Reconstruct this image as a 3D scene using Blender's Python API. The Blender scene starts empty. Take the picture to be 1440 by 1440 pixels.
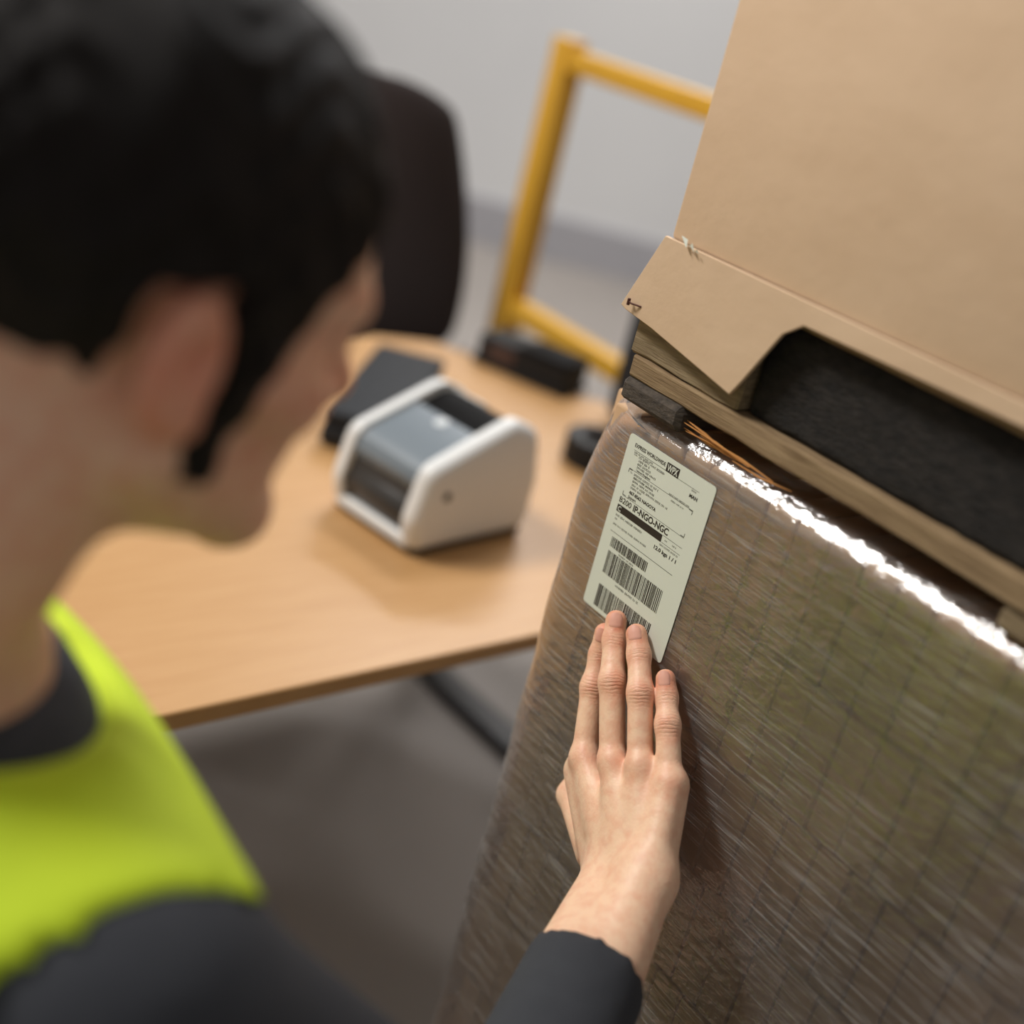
import bpy, bmesh, math, random
import numpy as np
from mathutils import Vector, Matrix

# ------------------------------------------------------------------ camera, world, lights
Z0 = 1.021                      # height of the shipping label's lower edge above the floor
FPX = 1797.363                  # focal length in pixels of the 1440 px frame
CR = np.array([1.6988097628, 1.0504118055, -0.3940430983])
CAM = np.array([0.68298197, -0.69562582, 0.47740447 + Z0])
def _rot(r):
    a = np.linalg.norm(r); k = r/a
    K = np.array([[0,-k[2],k[1]],[k[2],0,-k[0]],[-k[1],k[0],0]])
    return np.eye(3)+np.sin(a)*K+(1-np.cos(a))*K@K
RC = _rot(CR)                   # rows: right, down, forward
scene = bpy.context.scene
col = scene.collection
cd = bpy.data.cameras.new('camera'); cam = bpy.data.objects.new('camera', cd); col.objects.link(cam)
cam.matrix_world = Matrix([[RC[0][i], -RC[1][i], -RC[2][i], CAM[i]] for i in range(3)] + [[0,0,0,1]])
cd.sensor_width = 36; cd.sensor_fit = 'HORIZONTAL'; cd.lens = FPX/1440*36
cd.clip_start = .02; cd.clip_end = 60
cd.dof.use_dof = True; cd.dof.focus_distance = 1.0; cd.dof.aperture_fstop = 1.9
scene.camera = cam
world = bpy.data.worlds.new('hall_light'); scene.world = world; world.use_nodes = True
bg = world.node_tree.nodes['Background']; bg.inputs[0].default_value = (1,.975,.94,1); bg.inputs[1].default_value = .31
def area(name, loc, target, size, power, colr=(1,1,1)):
    L = bpy.data.lights.new(name,'AREA'); L.shape='RECTANGLE'; L.size, L.size_y = size; L.energy = power; L.color = colr
    o = bpy.data.objects.new(name, L); col.objects.link(o); o.location = loc
    o.rotation_euler = (Vector(target)-Vector(loc)).to_track_quat('-Z','Y').to_euler(); return o
LAMP_Z = 4.4                    # hall lamps hang high over the floor
area('ceiling_lamp_front_offscreen', (-2.0,-2.1,LAMP_Z), (.1,.2,Z0), (1.5,.4), 190, (1,.97,.93))
area('ceiling_lamp_table_offscreen', (-2.1,2.15,LAMP_Z), (-.5,.3,Z0-.3), (1.5,.4), 78, (.97,.98,1))
area('ceiling_lamp_far_offscreen', (-4.2,3.6,LAMP_Z), (-3.8,3.0,0), (1.5,.4), 105, (1,.97,.95))
scene.view_settings.view_transform = 'Standard'; scene.view_settings.look = 'None'
scene.view_settings.exposure = 0.0; scene.view_settings.gamma = 1.0; scene.view_settings.use_curve_mapping = False

def ray(x,y): return RC.T@np.array([(x-720)/FPX,(y-720)/FPX,1.])
def atd(x,y,D): return CAM+ray(x,y)*D                      # pixel at a depth
def onz(x,y,z): d=ray(x,y); return CAM+d*(z-CAM[2])/d[2]   # pixel on a level surface
def ony(x,y,Y): d=ray(x,y); return CAM+d*(Y-CAM[1])/d[1]   # pixel on the load's front plane

# ------------------------------------------------------------------ helpers
random.seed(7)
def lin(c):
    return tuple(((v/255)/12.92 if v/255<=.04045 else ((v/255+.055)/1.055)**2.4) for v in c)
def newmat(name, rgb, rough=.5, metal=0., spec=.5, noise=None, bump=None, coat=0., rnd=0.):
    """procedural surface: colour noise=(scale, stretch xyz, amount, dark rgb), bump=(scale, stretch, strength, distance)"""
    m = bpy.data.materials.new(name); m.use_nodes = True; nt = m.node_tree; N = nt.nodes; Lk = nt.links
    b = N['Principled BSDF']; b.inputs['Roughness'].default_value = rough; b.inputs['Metallic'].default_value = metal
    b.inputs['Specular IOR Level'].default_value = spec; b.inputs['Coat Weight'].default_value = coat
    b.inputs['Coat Roughness'].default_value = .08
    c = lin(rgb); b.inputs['Base Color'].default_value = (*c,1)
    tc = N.new('ShaderNodeTexCoord')
    def ntex(scale, st, detail=5):
        mp = N.new('ShaderNodeMapping'); mp.inputs['Scale'].default_value = st; Lk.new(tc.outputs['Object'], mp.inputs[0])
        t = N.new('ShaderNodeTexNoise'); t.inputs['Scale'].default_value = scale; t.inputs['Detail'].default_value = detail
        t.inputs['Roughness'].default_value = .6
        Lk.new(mp.outputs[0], t.inputs['Vector']); return t
    last = None
    if noise:
        t = ntex(noise[0], noise[1]); r = N.new('ShaderNodeValToRGB')
        a = noise[2]; r.color_ramp.elements[0].position = .5-a; r.color_ramp.elements[1].position = .5+a
        r.color_ramp.elements[0].color = (*lin(noise[3]),1); r.color_ramp.elements[1].color = (*c,1)
        Lk.new(t.outputs['Fac'], r.inputs[0]); last = r.outputs[0]
    if rnd:
        oi = N.new('ShaderNodeObjectInfo'); hs = N.new('ShaderNodeHueSaturation')
        mr = N.new('ShaderNodeMapRange'); mr.inputs['To Min'].default_value = 1-rnd; mr.inputs['To Max'].default_value = 1+rnd
        Lk.new(oi.outputs['Random'], mr.inputs['Value']); Lk.new(mr.outputs[0], hs.inputs['Value'])
        if last: Lk.new(last, hs.inputs['Color'])
        else: hs.inputs['Color'].default_value = (*c,1)
        last = hs.outputs[0]
    if last: Lk.new(last, b.inputs['Base Color'])
    if bump:
        t = ntex(bump[0], bump[1]); bp = N.new('ShaderNodeBump'); bp.inputs['Strength'].default_value = bump[2]; bp.inputs['Distance'].default_value = bump[3]
        Lk.new(t.outputs['Fac'], bp.inputs['Height']); Lk.new(bp.outputs[0], b.inputs['Normal'])
    return m
def tag(o, label=None, cat=None, group=None, kind=None):
    for k,v in (('label',label),('category',cat),('group',group),('kind',kind)):
        if v: o[k] = v
    return o
def empty(name, loc, label, cat, group=None, rz=0.):
    o = bpy.data.objects.new(name, None); col.objects.link(o); o.location = loc; o.rotation_euler = (0,0,rz)
    o.empty_display_size = .05
    return tag(o, label, cat, group)
def mesh_obj(name, V, F, mat, parent=None, smooth=False, world_space=False):
    me = bpy.data.meshes.new(name); me.from_pydata([tuple(map(float,v)) for v in V], [], [tuple(map(int,f)) for f in F]); me.update()
    if smooth: me.polygons.foreach_set('use_smooth', [True]*len(me.polygons))
    return link(name, me, mat, parent, world_space)
def link(name, me, mat, parent=None, world_space=False):
    if mat and not me.materials: me.materials.append(mat)
    o = bpy.data.objects.new(name, me); col.objects.link(o)
    if parent:
        o.parent = parent
        if world_space:
            bpy.context.view_layer.update(); o.matrix_parent_inverse = parent.matrix_world.inverted()
    return o
def bm_obj(name, bm, mat, parent=None, smooth=False, world_space=False, ws_smooth_angle=None):
    me = bpy.data.meshes.new(name); bm.normal_update(); bm.to_mesh(me); bm.free()
    if smooth:
        me.polygons.foreach_set('use_smooth', [True]*len(me.polygons))
        if ws_smooth_angle: me.set_sharp_from_angle(angle=ws_smooth_angle)
    return link(name, me, mat, parent, world_space)
def box_bm(lo, hi, bev=0., seg=2, bm=None):
    own = bm is None
    bm2 = bmesh.new(); bmesh.ops.create_cube(bm2, size=1)
    for v in bm2.verts:
        v.co = Vector([lo[i]+(v.co[i]+.5)*(hi[i]-lo[i]) for i in range(3)])
    if bev: bmesh.ops.bevel(bm2, geom=bm2.edges[:], offset=bev, segments=seg, affect='EDGES', profile=.5)
    if own: return bm2
    me = bpy.data.meshes.new('tmp'); bm2.to_mesh(me); bm2.free(); bm.from_mesh(me); bpy.data.meshes.remove(me); return bm
def box(name, lo, hi, mat, parent=None, bev=0., seg=2, world_space=False):
    return bm_obj(name, box_bm(lo,hi,bev,seg), mat, parent, bool(bev), world_space, math.radians(40) if bev else None)
def prism(name, poly, axis, a, b, mat, parent=None, bev=0., seg=3, holes=None):
    """extrude a 2D outline along an axis ('x': outline in y,z; 'y': in x,z; 'z': in x,y)"""
    bm = bmesh.new()
    def p3(q,t): return {'x':(t,q[0],q[1]),'y':(q[0],t,q[1]),'z':(q[0],q[1],t)}[axis]
    v0 = [bm.verts.new(p3(q,a)) for q in poly]; v1 = [bm.verts.new(p3(q,b)) for q in poly]; n=len(poly)
    f0 = bm.faces.new(v0); f1 = bm.faces.new(v1[::-1])
    for i in range(n): bm.faces.new((v0[i],v1[i],v1[(i+1)%n],v0[(i+1)%n]))
    bmesh.ops.recalc_face_normals(bm, faces=bm.faces[:])
    if bev:
        ed = [e for e in bm.edges if e.calc_face_angle(0)>.5]
        bmesh.ops.bevel(bm, geom=ed, offset=bev, segments=seg, affect='EDGES', profile=.5)
    return bm_obj(name, bm, mat, parent, True, False, math.radians(35))
def round_poly(pts, radii, n=6):
    out=[]; m=len(pts)
    for i in range(m):
        p0,p1,p2 = (np.array(pts[(i-1)%m],float),np.array(pts[i],float),np.array(pts[(i+1)%m],float)); r=radii[i]
        if r<=0: out.append(tuple(p1)); continue
        a=(p0-p1)/np.linalg.norm(p0-p1); b=(p2-p1)/np.linalg.norm(p2-p1)
        th=math.acos(max(-1,min(1,a@b))); d=r/math.tan(th/2); s=p1+a*d; e=p1+b*d
        for k in range(n+1):
            t=k/n; q=(1-t)**2*s+2*t*(1-t)*p1+t*t*e; out.append(tuple(q))
    return out
def lathe(name, prof, mat, parent=None, n=40, closed=False):
    V=[];F=[];m=len(prof)
    for i in range(n):
        a=2*math.pi*i/n
        for r,z in prof: V.append((r*math.cos(a),r*math.sin(a),z))
    for i in range(n):
        j=(i+1)%n
        for k in range(m if closed else m-1):
            l=(k+1)%m; F.append((i*m+k,j*m+k,j*m+l,i*m+l))
    o=mesh_obj(name,V,F,mat,parent,True); o.data.set_sharp_from_angle(angle=math.radians(40)); return o
def tube(name, pts, r, mat, parent=None, n=12, world_space=False):
    bm=bmesh.new(); pts=[Vector(p) for p in pts]; rings=[]
    rr = r if isinstance(r,(list,tuple)) else [r]*len(pts)
    for i,p in enumerate(pts):
        t=(pts[min(i+1,len(pts)-1)]-pts[max(i-1,0)]).normalized()
        u=t.orthogonal().normalized() if i==0 else (u-t*u.dot(t)).normalized()
        w=t.cross(u); rings.append([bm.verts.new(p+rr[i]*(math.cos(2*math.pi*k/n)*u+math.sin(2*math.pi*k/n)*w)) for k in range(n)])
    for a,b in zip(rings,rings[1:]):
        for k in range(n): bm.faces.new((a[k],a[(k+1)%n],b[(k+1)%n],b[k]))
    bm.faces.new(rings[0][::-1]); bm.faces.new(rings[-1])
    return bm_obj(name,bm,mat,parent,True,world_space,math.radians(50))
# ------------------------------------------------------------------ materials
M = {}
M['concrete'] = newmat('concrete',(152,145,139),.75,noise=(1.3,(1,1,1),.25,(138,131,125)),bump=(60,(1,1,1),.15,.002))
M['wall'] = newmat('painted_wall',(226,226,226),.8,noise=(.8,(1,1,1),.3,(216,216,217)))
M['skirting'] = newmat('grey_skirting',(176,174,178),.7,noise=(3,(1,1,1),.3,(166,165,170)))
M['beech'] = newmat('beech_laminate',(188,146,98),.4,noise=(9,(.9,14,1),.22,(176,132,83)),spec=.4)
M['beech_edge'] = newmat('beech_edge',(188,146,98),.45,noise=(9,(1,14,1),.3,(176,132,83)))
M['black_steel'] = newmat('black_steel',(38,36,36),.45,noise=(30,(1,1,1),.3,(30,29,29)))
M['white_plastic'] = newmat('white_plastic',(222,222,220),.36,noise=(40,(1,1,1),.4,(218,218,216)),bump=(900,(1,1,1),.05,.0003))
M['grey_plastic'] = newmat('grey_plastic',(110,119,126),.42,noise=(200,(1,1,1),.4,(104,113,120)),bump=(1500,(1,1,1),.1,.0003))
M['dark_plastic'] = newmat('dark_plastic',(48,44,40),.4,noise=(60,(1,1,1),.4,(42,39,36)))
M['black_gloss'] = newmat('black_gloss',(14,13,13),.6,spec=.08,noise=(20,(1,1,1),.4,(14,13,13)))
M['logo_grey'] = newmat('logo_grey',(206,210,212),.35,noise=(20,(1,1,1),.4,(200,204,206)))
M['case_grey'] = newmat('case_grey',(30,32,36),.7,spec=.3,noise=(120,(1,1,1),.3,(25,27,30)),bump=(700,(1,1,1),.2,.0005))
M['black_plastic'] = newmat('black_plastic',(22,23,24),.55,spec=.3,noise=(60,(1,1,1),.3,(17,18,19)))
M['brown_print'] = newmat('brown_print',(70,46,38),.5,noise=(60,(1,1,1),.3,(60,40,34)))
M['yellow_paint'] = newmat('yellow_paint',(214,162,42),.45,noise=(8,(1,1,1),.3,(200,148,34)))
M['chair_fabric'] = newmat('chair_fabric',(44,32,30),.9,noise=(90,(1,1,1),.3,(34,25,24)),bump=(600,(1,1,1),.3,.001))
M['packet'] = newmat('brown_card',(204,168,130),.8,noise=(14,(1,1,1),.25,(184,148,112)),bump=(60,(1,1,.3),.25,.001),rnd=.10)
M['carton'] = newmat('tan_card',(208,180,150),.8,noise=(9,(1,1,2),.28,(196,167,136)),bump=(28,(1,1,1),.3,.003))
M['corner_card'] = newmat('corner_card',(204,160,112),.7,noise=(18,(1,1,.4),.3,(190,146,100)),bump=(60,(1,1,.4),.3,.001))
M['label_paper'] = newmat('label_paper',(212,216,203),.5,noise=(30,(1,1,1),.4,(209,213,199)),bump=(25,(1,1,1),.06,.001),spec=.35)
M['ink'] = newmat('black_ink',(30,25,21),.55,noise=(200,(1,1,1),.4,(36,30,26)))
M['ink_soft'] = newmat('faded_ink',(66,62,55),.6,noise=(200,(1,1,1),.4,(76,72,64)))
M['wood_grey'] = newmat('weathered_wood',(150,132,102),.85,noise=(10,(3,10,30),.22,(108,90,64)),bump=(14,(3,10,60),.6,.002))
M['wood_brown'] = newmat('aged_board',(158,134,100),.85,noise=(9,(2.2,8,40),.25,(108,84,56)),bump=(12,(2,10,70),.7,.002))
M['wood_dark'] = newmat('dark_end_grain',(84,74,64),.9,noise=(16,(9,2,22),.22,(44,38,33)),bump=(22,(9,2,20),.8,.002))
M['wood_raw'] = newmat('raw_splinter_wood',(206,146,78),.8,noise=(20,(2,2,20),.3,(168,108,52)))
M['steel'] = newmat('rusty_nail',(92,52,44),.5,metal=.4,noise=(300,(1,1,1),.3,(70,40,34)))
M['skin'] = None
M['shirt'] = newmat('dark_shirt',(52,54,60),.9,noise=(40,(1,1,1),.3,(44,46,52)),bump=(400,(1,1,1),.3,.001))
M['vest'] = newmat('hi_vis_fabric',(200,224,40),.8,noise=(25,(1,1,1),.3,(190,214,32)),bump=(500,(1,1,1),.3,.001))
M['vest_band'] = newmat('reflective_band',(190,192,194),.35,noise=(60,(1,1,1),.3,(180,182,184)))
M['trousers'] = newmat('navy_trousers',(40,44,58),.9,noise=(30,(1,1,1),.3,(34,38,50)))
M['shoe'] = newmat('brown_boot',(62,44,32),.6,noise=(30,(1,1,1),.3,(50,36,26)))
M['nail'] = newmat('finger_nail',(226,170,150),.42,noise=(120,(1,1,1),.4,(216,156,138)),spec=.4)
M['hair'] = newmat('dark_hair',(30,22,18),.65,spec=.25,noise=(60,(6,6,1),.3,(18,13,11)),bump=(90,(8,8,1),.9,.004))
M['eye'] = newmat('eye_white',(222,216,210),.2,noise=(30,(1,1,1),.4,(216,208,202)))

# stretch film: clear, glossy, with whitish stretch lines
def film_material():
    m = bpy.data.materials.new('stretch_film'); m.use_nodes = True; nt=m.node_tree; N=nt.nodes; L=nt.links
    N.remove(N['Principled BSDF']); out=N['Material Output']
    tc=N.new('ShaderNodeTexCoord')
    def noise(scale, rot, st, detail=4):
        mp=N.new('ShaderNodeMapping'); mp.inputs['Rotation'].default_value=rot; mp.inputs['Scale'].default_value=st
        t=N.new('ShaderNodeTexNoise'); t.inputs['Scale'].default_value=scale; t.inputs['Detail'].default_value=detail
        L.new(tc.outputs['Object'],mp.inputs[0]); L.new(mp.outputs[0],t.inputs['Vector']); return t.outputs['Fac']
    def ramp(src,a,b):
        r=N.new('ShaderNodeMapRange'); r.inputs['From Min'].default_value=a; r.inputs['From Max'].default_value=b
        L.new(src,r.inputs['Value']); return r.outputs[0]
    def math_(op,a,b):
        n=N.new('ShaderNodeMath'); n.operation=op
        for i,s in enumerate((a,b)):
            if isinstance(s,(int,float)): n.inputs[i].default_value=s
            else: L.new(s,n.inputs[i])
        return n.outputs[0]
    lines = noise(34,(0,math.radians(-10),0),(.5,.5,20),3)      # fine lines along the wrap
    lines2= noise(20,(0,math.radians(-22),0),(.5,.5,13),2)
    patch = noise(7,(0,math.radians(-12),0),(1,1,2.2),2)
    wr = noise(75,(0,math.radians(-12),0),(.9,.9,1.7),4)
    white = math_('MULTIPLY', math_('MAXIMUM', ramp(lines,.53,.70), math_('MULTIPLY',ramp(lines2,.6,.74),.8)), ramp(patch,.30,.58))
    bump=N.new('ShaderNodeBump'); bump.inputs['Strength'].default_value=.65; bump.inputs['Distance'].default_value=.003
    L.new(math_('ADD', wr, math_('MULTIPLY',lines,.14)),bump.inputs['Height'])
    tr=N.new('ShaderNodeBsdfTransparent'); tr.inputs[0].default_value=(.97,.96,.95,1)
    gl=N.new('ShaderNodeBsdfGlossy'); gl.inputs['Roughness'].default_value=.17; gl.inputs['Color'].default_value=(1,1,1,1)
    L.new(bump.outputs[0],gl.inputs['Normal'])
    df=N.new('ShaderNodeBsdfDiffuse'); df.inputs[0].default_value=(.7,.68,.66,1)
    fr=N.new('ShaderNodeFresnel'); fr.inputs['IOR'].default_value=1.5
    mx=N.new('ShaderNodeMixShader'); L.new(math_('ADD', math_('MULTIPLY',fr.outputs[0],1.3), .11),mx.inputs[0]); L.new(tr.outputs[0],mx.inputs[1]); L.new(gl.outputs[0],mx.inputs[2])
    m2=N.new('ShaderNodeMixShader'); L.new(math_('ADD',math_('MULTIPLY',white,.34),.055),m2.inputs[0]); L.new(mx.outputs[0],m2.inputs[1]); L.new(df.outputs[0],m2.inputs[2])
    L.new(m2.outputs[0],out.inputs['Surface']); return m
M['film'] = film_material()

# skin: vertex layers carry redness and where the knuckle folds lie
def skin_material():
    m=newmat('skin',(222,176,146),.48,spec=.4); nt=m.node_tree; N=nt.nodes; L=nt.links; b=N['Principled BSDF']
    b.inputs['Subsurface Weight'].default_value=.12; b.inputs['Subsurface Radius'].default_value=(.009,.0035,.0018); b.inputs['Subsurface Scale'].default_value=.6
    tc=N.new('ShaderNodeTexCoord')
    def nz(s,d=4,st=(1,1,1)):
        mp=N.new('ShaderNodeMapping'); mp.inputs['Scale'].default_value=st; L.new(tc.outputs['Object'],mp.inputs[0])
        t=N.new('ShaderNodeTexNoise'); t.inputs['Scale'].default_value=s; t.inputs['Detail'].default_value=d; L.new(mp.outputs[0],t.inputs['Vector']); return t.outputs['Fac']
    def at(n):
        a=N.new('ShaderNodeAttribute'); a.attribute_name=n; return a.outputs['Fac']
    def math_(op,a,b_,c=None):
        n=N.new('ShaderNodeMath'); n.operation=op
        for i,s in enumerate((a,b_,c)):
            if s is None: continue
            if isinstance(s,(int,float)): n.inputs[i].default_value=s
            else: L.new(s,n.inputs[i])
        return n.outputs[0]
    mix=N.new('ShaderNodeMix'); mix.data_type='RGBA'
    mix.inputs['A'].default_value=(*lin((234,196,166)),1); mix.inputs['B'].default_value=(*lin((214,140,112)),1)
    blot=math_('MULTIPLY',math_('SUBTRACT',nz(110,5),.40),1.3)
    L.new(math_('ADD',at('red'),blot),mix.inputs['Factor']); mix.clamp_factor=True
    # folds: waves along the finger, only near the joints
    w=math_('SINE',math_('ADD',math_('MULTIPLY',at('axial'),2300.),math_('MULTIPLY',nz(150,3),9.)),0)
    wv=math_('POWER',math_('MULTIPLY_ADD',w,.5,.5),2.2)
    fold=math_('MULTIPLY',wv,at('fold'))
    L.new(mix.outputs['Result'],b.inputs['Base Color'])
    h=math_('ADD',math_('MULTIPLY',fold,-1.6),math_('ADD',math_('MULTIPLY',nz(420,3),.5),math_('MULTIPLY',nz(110,3,(1,1,1)),.5)))
    bp=N.new('ShaderNodeBump'); bp.inputs['Strength'].default_value=.6; bp.inputs['Distance'].default_value=.0009
    L.new(h,bp.inputs['Height']); L.new(bp.outputs[0],b.inputs['Normal']); return m
M['skin']=skin_material()

# ------------------------------------------------------------------ the hall
bm=bmesh.new(); fw=np.array([-.695,.601]); fw/=np.linalg.norm(fw); rt=np.array([fw[1],-fw[0]])
wd=7.05                                             # how far the back wall stands from the camera, along its heading
wb=CAM[:2]+fw*wd
def hp(a,b): q=wb+rt*a+fw*b; return float(q[0]),float(q[1])
fl=[(*hp(-9,0),0),(*hp(9,0),0),(*hp(9,-12),0),(*hp(-9,-12),0)]
def slab(name, poly, z0, z1, mat):
    n=len(poly); V=[(p[0],p[1],z0) for p in poly]+[(p[0],p[1],z1) for p in poly]
    F=[tuple(range(n)),tuple(range(2*n-1,n-1,-1))]+[(i,(i+1)%n,n+(i+1)%n,n+i) for i in range(n)]
    o=mesh_obj(name,V,F,mat); b=bmesh.new(); b.from_mesh(o.data); bmesh.ops.recalc_face_normals(b,faces=b.faces[:]); b.to_mesh(o.data); b.free(); return o
tag(slab('floor',fl,-.12,0,M['concrete']),'grey concrete floor of the packing hall','floor',kind='structure')
tag(slab('wall_back',[hp(-9,0),hp(9,0),hp(9,.2),hp(-9,.2)],-.12,4.6,M['wall']),'off-white painted wall behind the yellow barrier','wall',kind='structure')
tag(slab('baseboard_back',[hp(-9,-.02),hp(9,-.02),hp(9,0),hp(-9,0)],0,.24,M['skirting']),'grey painted band along the foot of the wall','baseboard',kind='structure')
tag(slab('wall_left',[hp(-5.4,0),hp(-5.2,0),hp(-5.2,-8),hp(-5.4,-8)],-.12,4.6,M['wall']),'off-white painted side wall','wall',kind='structure')

# ------------------------------------------------------------------ table (top surface at ZT)
ZT=Z0-.2807
e0=onz(325,985,ZT); e1=onz(755,892,ZT); ed=(e1-e0)[:2]; ed/=np.linalg.norm(ed); en=np.array([-ed[1],ed[0]])   # edge direction, inward (towards -x)
def tp(a,b): q=e0[:2]+ed*a+en*b; return (float(q[0]),float(q[1]))
t=empty('packing_table',(e0[0],e0[1],0),'long table with a thin beech-laminate top, carrying the label printer','table',rz=math.atan2(ed[1],ed[0]))
# local frame: x along the front edge, y inward, z up
fc=onz(612,481,ZT)[:2]-e0[:2]; fc2=onz(872,574,ZT)[:2]-e0[:2]
loc=lambda q:(float(q@ed),float(q@en))
k1=loc(fc); k2=loc(fc2)
poly=[(-1.1,0),(1.42,0),(1.42,.3),(k2[0],k2[1]),(k1[0],k1[1]),(k1[0]-.12,k1[1]+.04),(-1.1,k1[1]+.04)]
rp=round_poly(poly,[.02,.03,.05,.05,.04,.04,.02],5)
o=prism('table_top',rp,'z',ZT-.0225,ZT,M['beech'],t,.0015,1)
n=len(rp); V=[];F=[]
for i,(x,y) in enumerate(rp): V+= [(x,y,ZT-.0215),(x,y,ZT-.0025)]
cx=sum(q[0] for q in rp)/n; cy=sum(q[1] for q in rp)/n
V=[(x+(x-cx)*.0004,y+(y-cy)*.0012,z) for x,y,z in V]
F=[(2*i,2*((i+1)%n),2*((i+1)%n)+1,2*i+1) for i in range(n)]
mesh_obj('edge_band',V,F,M['beech_edge'],t)
for x in (-.8,1.07):
    for y in (.16,.9):
        box('leg',(x-.03,y-.02,.030),(x+.03,y+.02,ZT-.06),M['black_steel'],t,.004)
    box('foot',(x-.035,.04,0),(x+.035,1.05,.032),M['black_steel'],t,.008)
    box('bearer',(x-.03,.08,ZT-.0625),(x+.03,1.02,ZT-.0225),M['black_steel'],t,.003)
box('crossbar',(-.77,.50,ZT-.10),(1.04,.53,ZT-.0225),M['black_steel'],t,.003)

# ------------------------------------------------------------------ label printer
pr=empty('label_printer',(-.5447,.2170,ZT),'white desktop label printer with a grey lid and dark front','printer',rz=math.radians(11.0))
# local: x across (front right corner at 0, left at -.18), y depth, z up
side=round_poly([(.0,.008),(-.012,.052),(.004,.127),(.155,.184),(.207,.163),(.228,.085),(.224,.008)],[.022,.05,.034,.034,.036,.04,.022],6)
def cheek(xin,xout):
    bm=bmesh.new(); n=len(side)
    a_=[bm.verts.new((xin,y,z)) for y,z in side]; b_=[bm.verts.new((xout,y,z)) for y,z in side]
    bm.faces.new(a_); bm.faces.new(b_[::-1])
    for i in range(n): bm.faces.new((a_[i],b_[i],b_[(i+1)%n],a_[(i+1)%n]))
    bmesh.ops.recalc_face_normals(bm,faces=bm.faces[:])
    for x_,of,sg in ((xout,.0165,6),(xin,.004,2)):
        bmesh.ops.bevel(bm,geom=[e for e in bm.edges if all(abs(v.co.x-x_)<1e-6 for v in e.verts)],offset=of,segments=sg,affect='EDGES',profile=.5,clamp_overlap=True)
    return bm_obj('side_panel',bm,M['white_plastic'],pr,True,False,math.radians(35))
cheek(-.027,0.); cheek(-.153,-.180)
inner=[(y*.97+.006,max(.012,z-.013)) for y,z in side]
prism('body',round_poly([(.008,.012),(-.002,.052),(.012,.108),(.155,.155),(.212,.14),(.218,.012)],[.002]*6,2),'x',-.161,-.019,M['dark_plastic'],pr)
box('front_lip',(-.165,-.0035,.009),(-.015,.02,.026),M['white_plastic'],pr,.005,3)
box('base',(-.174,.006,0),(-.006,.218,.011),M['dark_plastic'],pr,.003)
# grey lid: rolls from the top down over the front
lid=[]
top=[(.012,.076),(.0025,.100),(.010,.117),(.024,.127),(.104,.1567),(.109,.1547),(.105,.150),(.026,.119),(.016,.111),(.010,.098),(.018,.076)]
prism('lid',top,'x',-.1585,-.0215,M['grey_plastic'],pr,.001,1)
prism('front_panel',[(.004,.027),(-.0062,.052),(.0035,.0745),(.012,.0745),(.012,.027)],'x',-.1575,-.0225,M['dark_plastic'],pr,.0008,1)
prism('rear_window',[(.1075,.1535),(.156,.1715),(.180,.166),(.205,.150),(.205,.14),(.156,.158),(.1075,.146)],'x',-.1585,-.0215,M['black_gloss'],pr,.0008,1)
prism('rear_bar',[(.176,.170),(.196,.163),(.214,.14),(.218,.10),(.21,.09),(.19,.15)],'x',-.165,-.100,M['white_plastic'],pr,.003,2)
lg=lathe('logo',[(0,.0012),(.0085,.0012),(.0098,.0006),(.0102,0)],M['logo_grey'],pr,24)
lg.location=(-.088,.093,.1530); lg.rotation_euler=(math.atan2(.0375,.101),0,0)
bt=lathe('side_button',[(0,.002),(.0045,.002),(.0062,.0012),(.0066,-.0005)],M['black_plastic'],pr,20)
bt.location=(.0004,.040,.088); bt.rotation_euler=(0,math.pi/2,0)

# ------------------------------------------------------------------ dark flat case behind the printer
hc=.062; zc=ZT+hc
a=onz(455,574,zc)[:2]; b=onz(534,481,zc)[:2]; c=onz(627,507,zc)[:2]
lx=(b-a)/np.linalg.norm(b-a); ly=np.array([lx[1],-lx[0]]);  Ln=np.linalg.norm(b-a); Wn=abs((c-b)@ly)
cs=empty('flat_case',(a[0],a[1],ZT),'flat dark grey case lying on the table behind the label printer','case',rz=math.atan2(lx[1],lx[0]))
box('body',(0,-Wn,.004),(Ln,0,hc*.6),M['case_grey'],cs,.008,3); box('lid',(0,-Wn,hc*.6+.001),(Ln,0,hc),M['case_grey'],cs,.008,3)
for x in (Ln*.3,Ln*.7): box('latch',(x-.015,-Wn-.003,hc*.45),(x+.015,-Wn+.002,hc*.78),M['black_plastic'],cs,.002)
for x in (.03,Ln-.03):
    for y in (-.03,-Wn+.03): box('rubber_foot',(x-.012,y-.012,0),(x+.012,y+.012,.006),M['black_plastic'],cs,.002)

# ------------------------------------------------------------------ long black box by the table's end
a=onz(664,508,ZT)[:2]; b=onz(788,561,ZT)[:2]; d=(b-a)/np.linalg.norm(b-a); Lb=np.linalg.norm(b-a)
bb=empty('desk_tray',(a[0],a[1],ZT),'long low black plastic tray with a brown patch near the table end','tray',rz=math.atan2(d[1],d[0]))
box('base',(-.004,0,0),(Lb+.004,.095,.016),M['black_plastic'],bb,.004)
box('body',(0,.006,.014),(Lb,.09,.062),M['black_plastic'],bb,.006,3)
box('lid',(Lb*.44,.002,.056),(Lb+.002,.094,.068),M['black_gloss'],bb,.004)
box('printed_patch',(Lb*.14,.0045,.018),(Lb*.42,.0075,.048),M['brown_print'],bb,.001)

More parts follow.
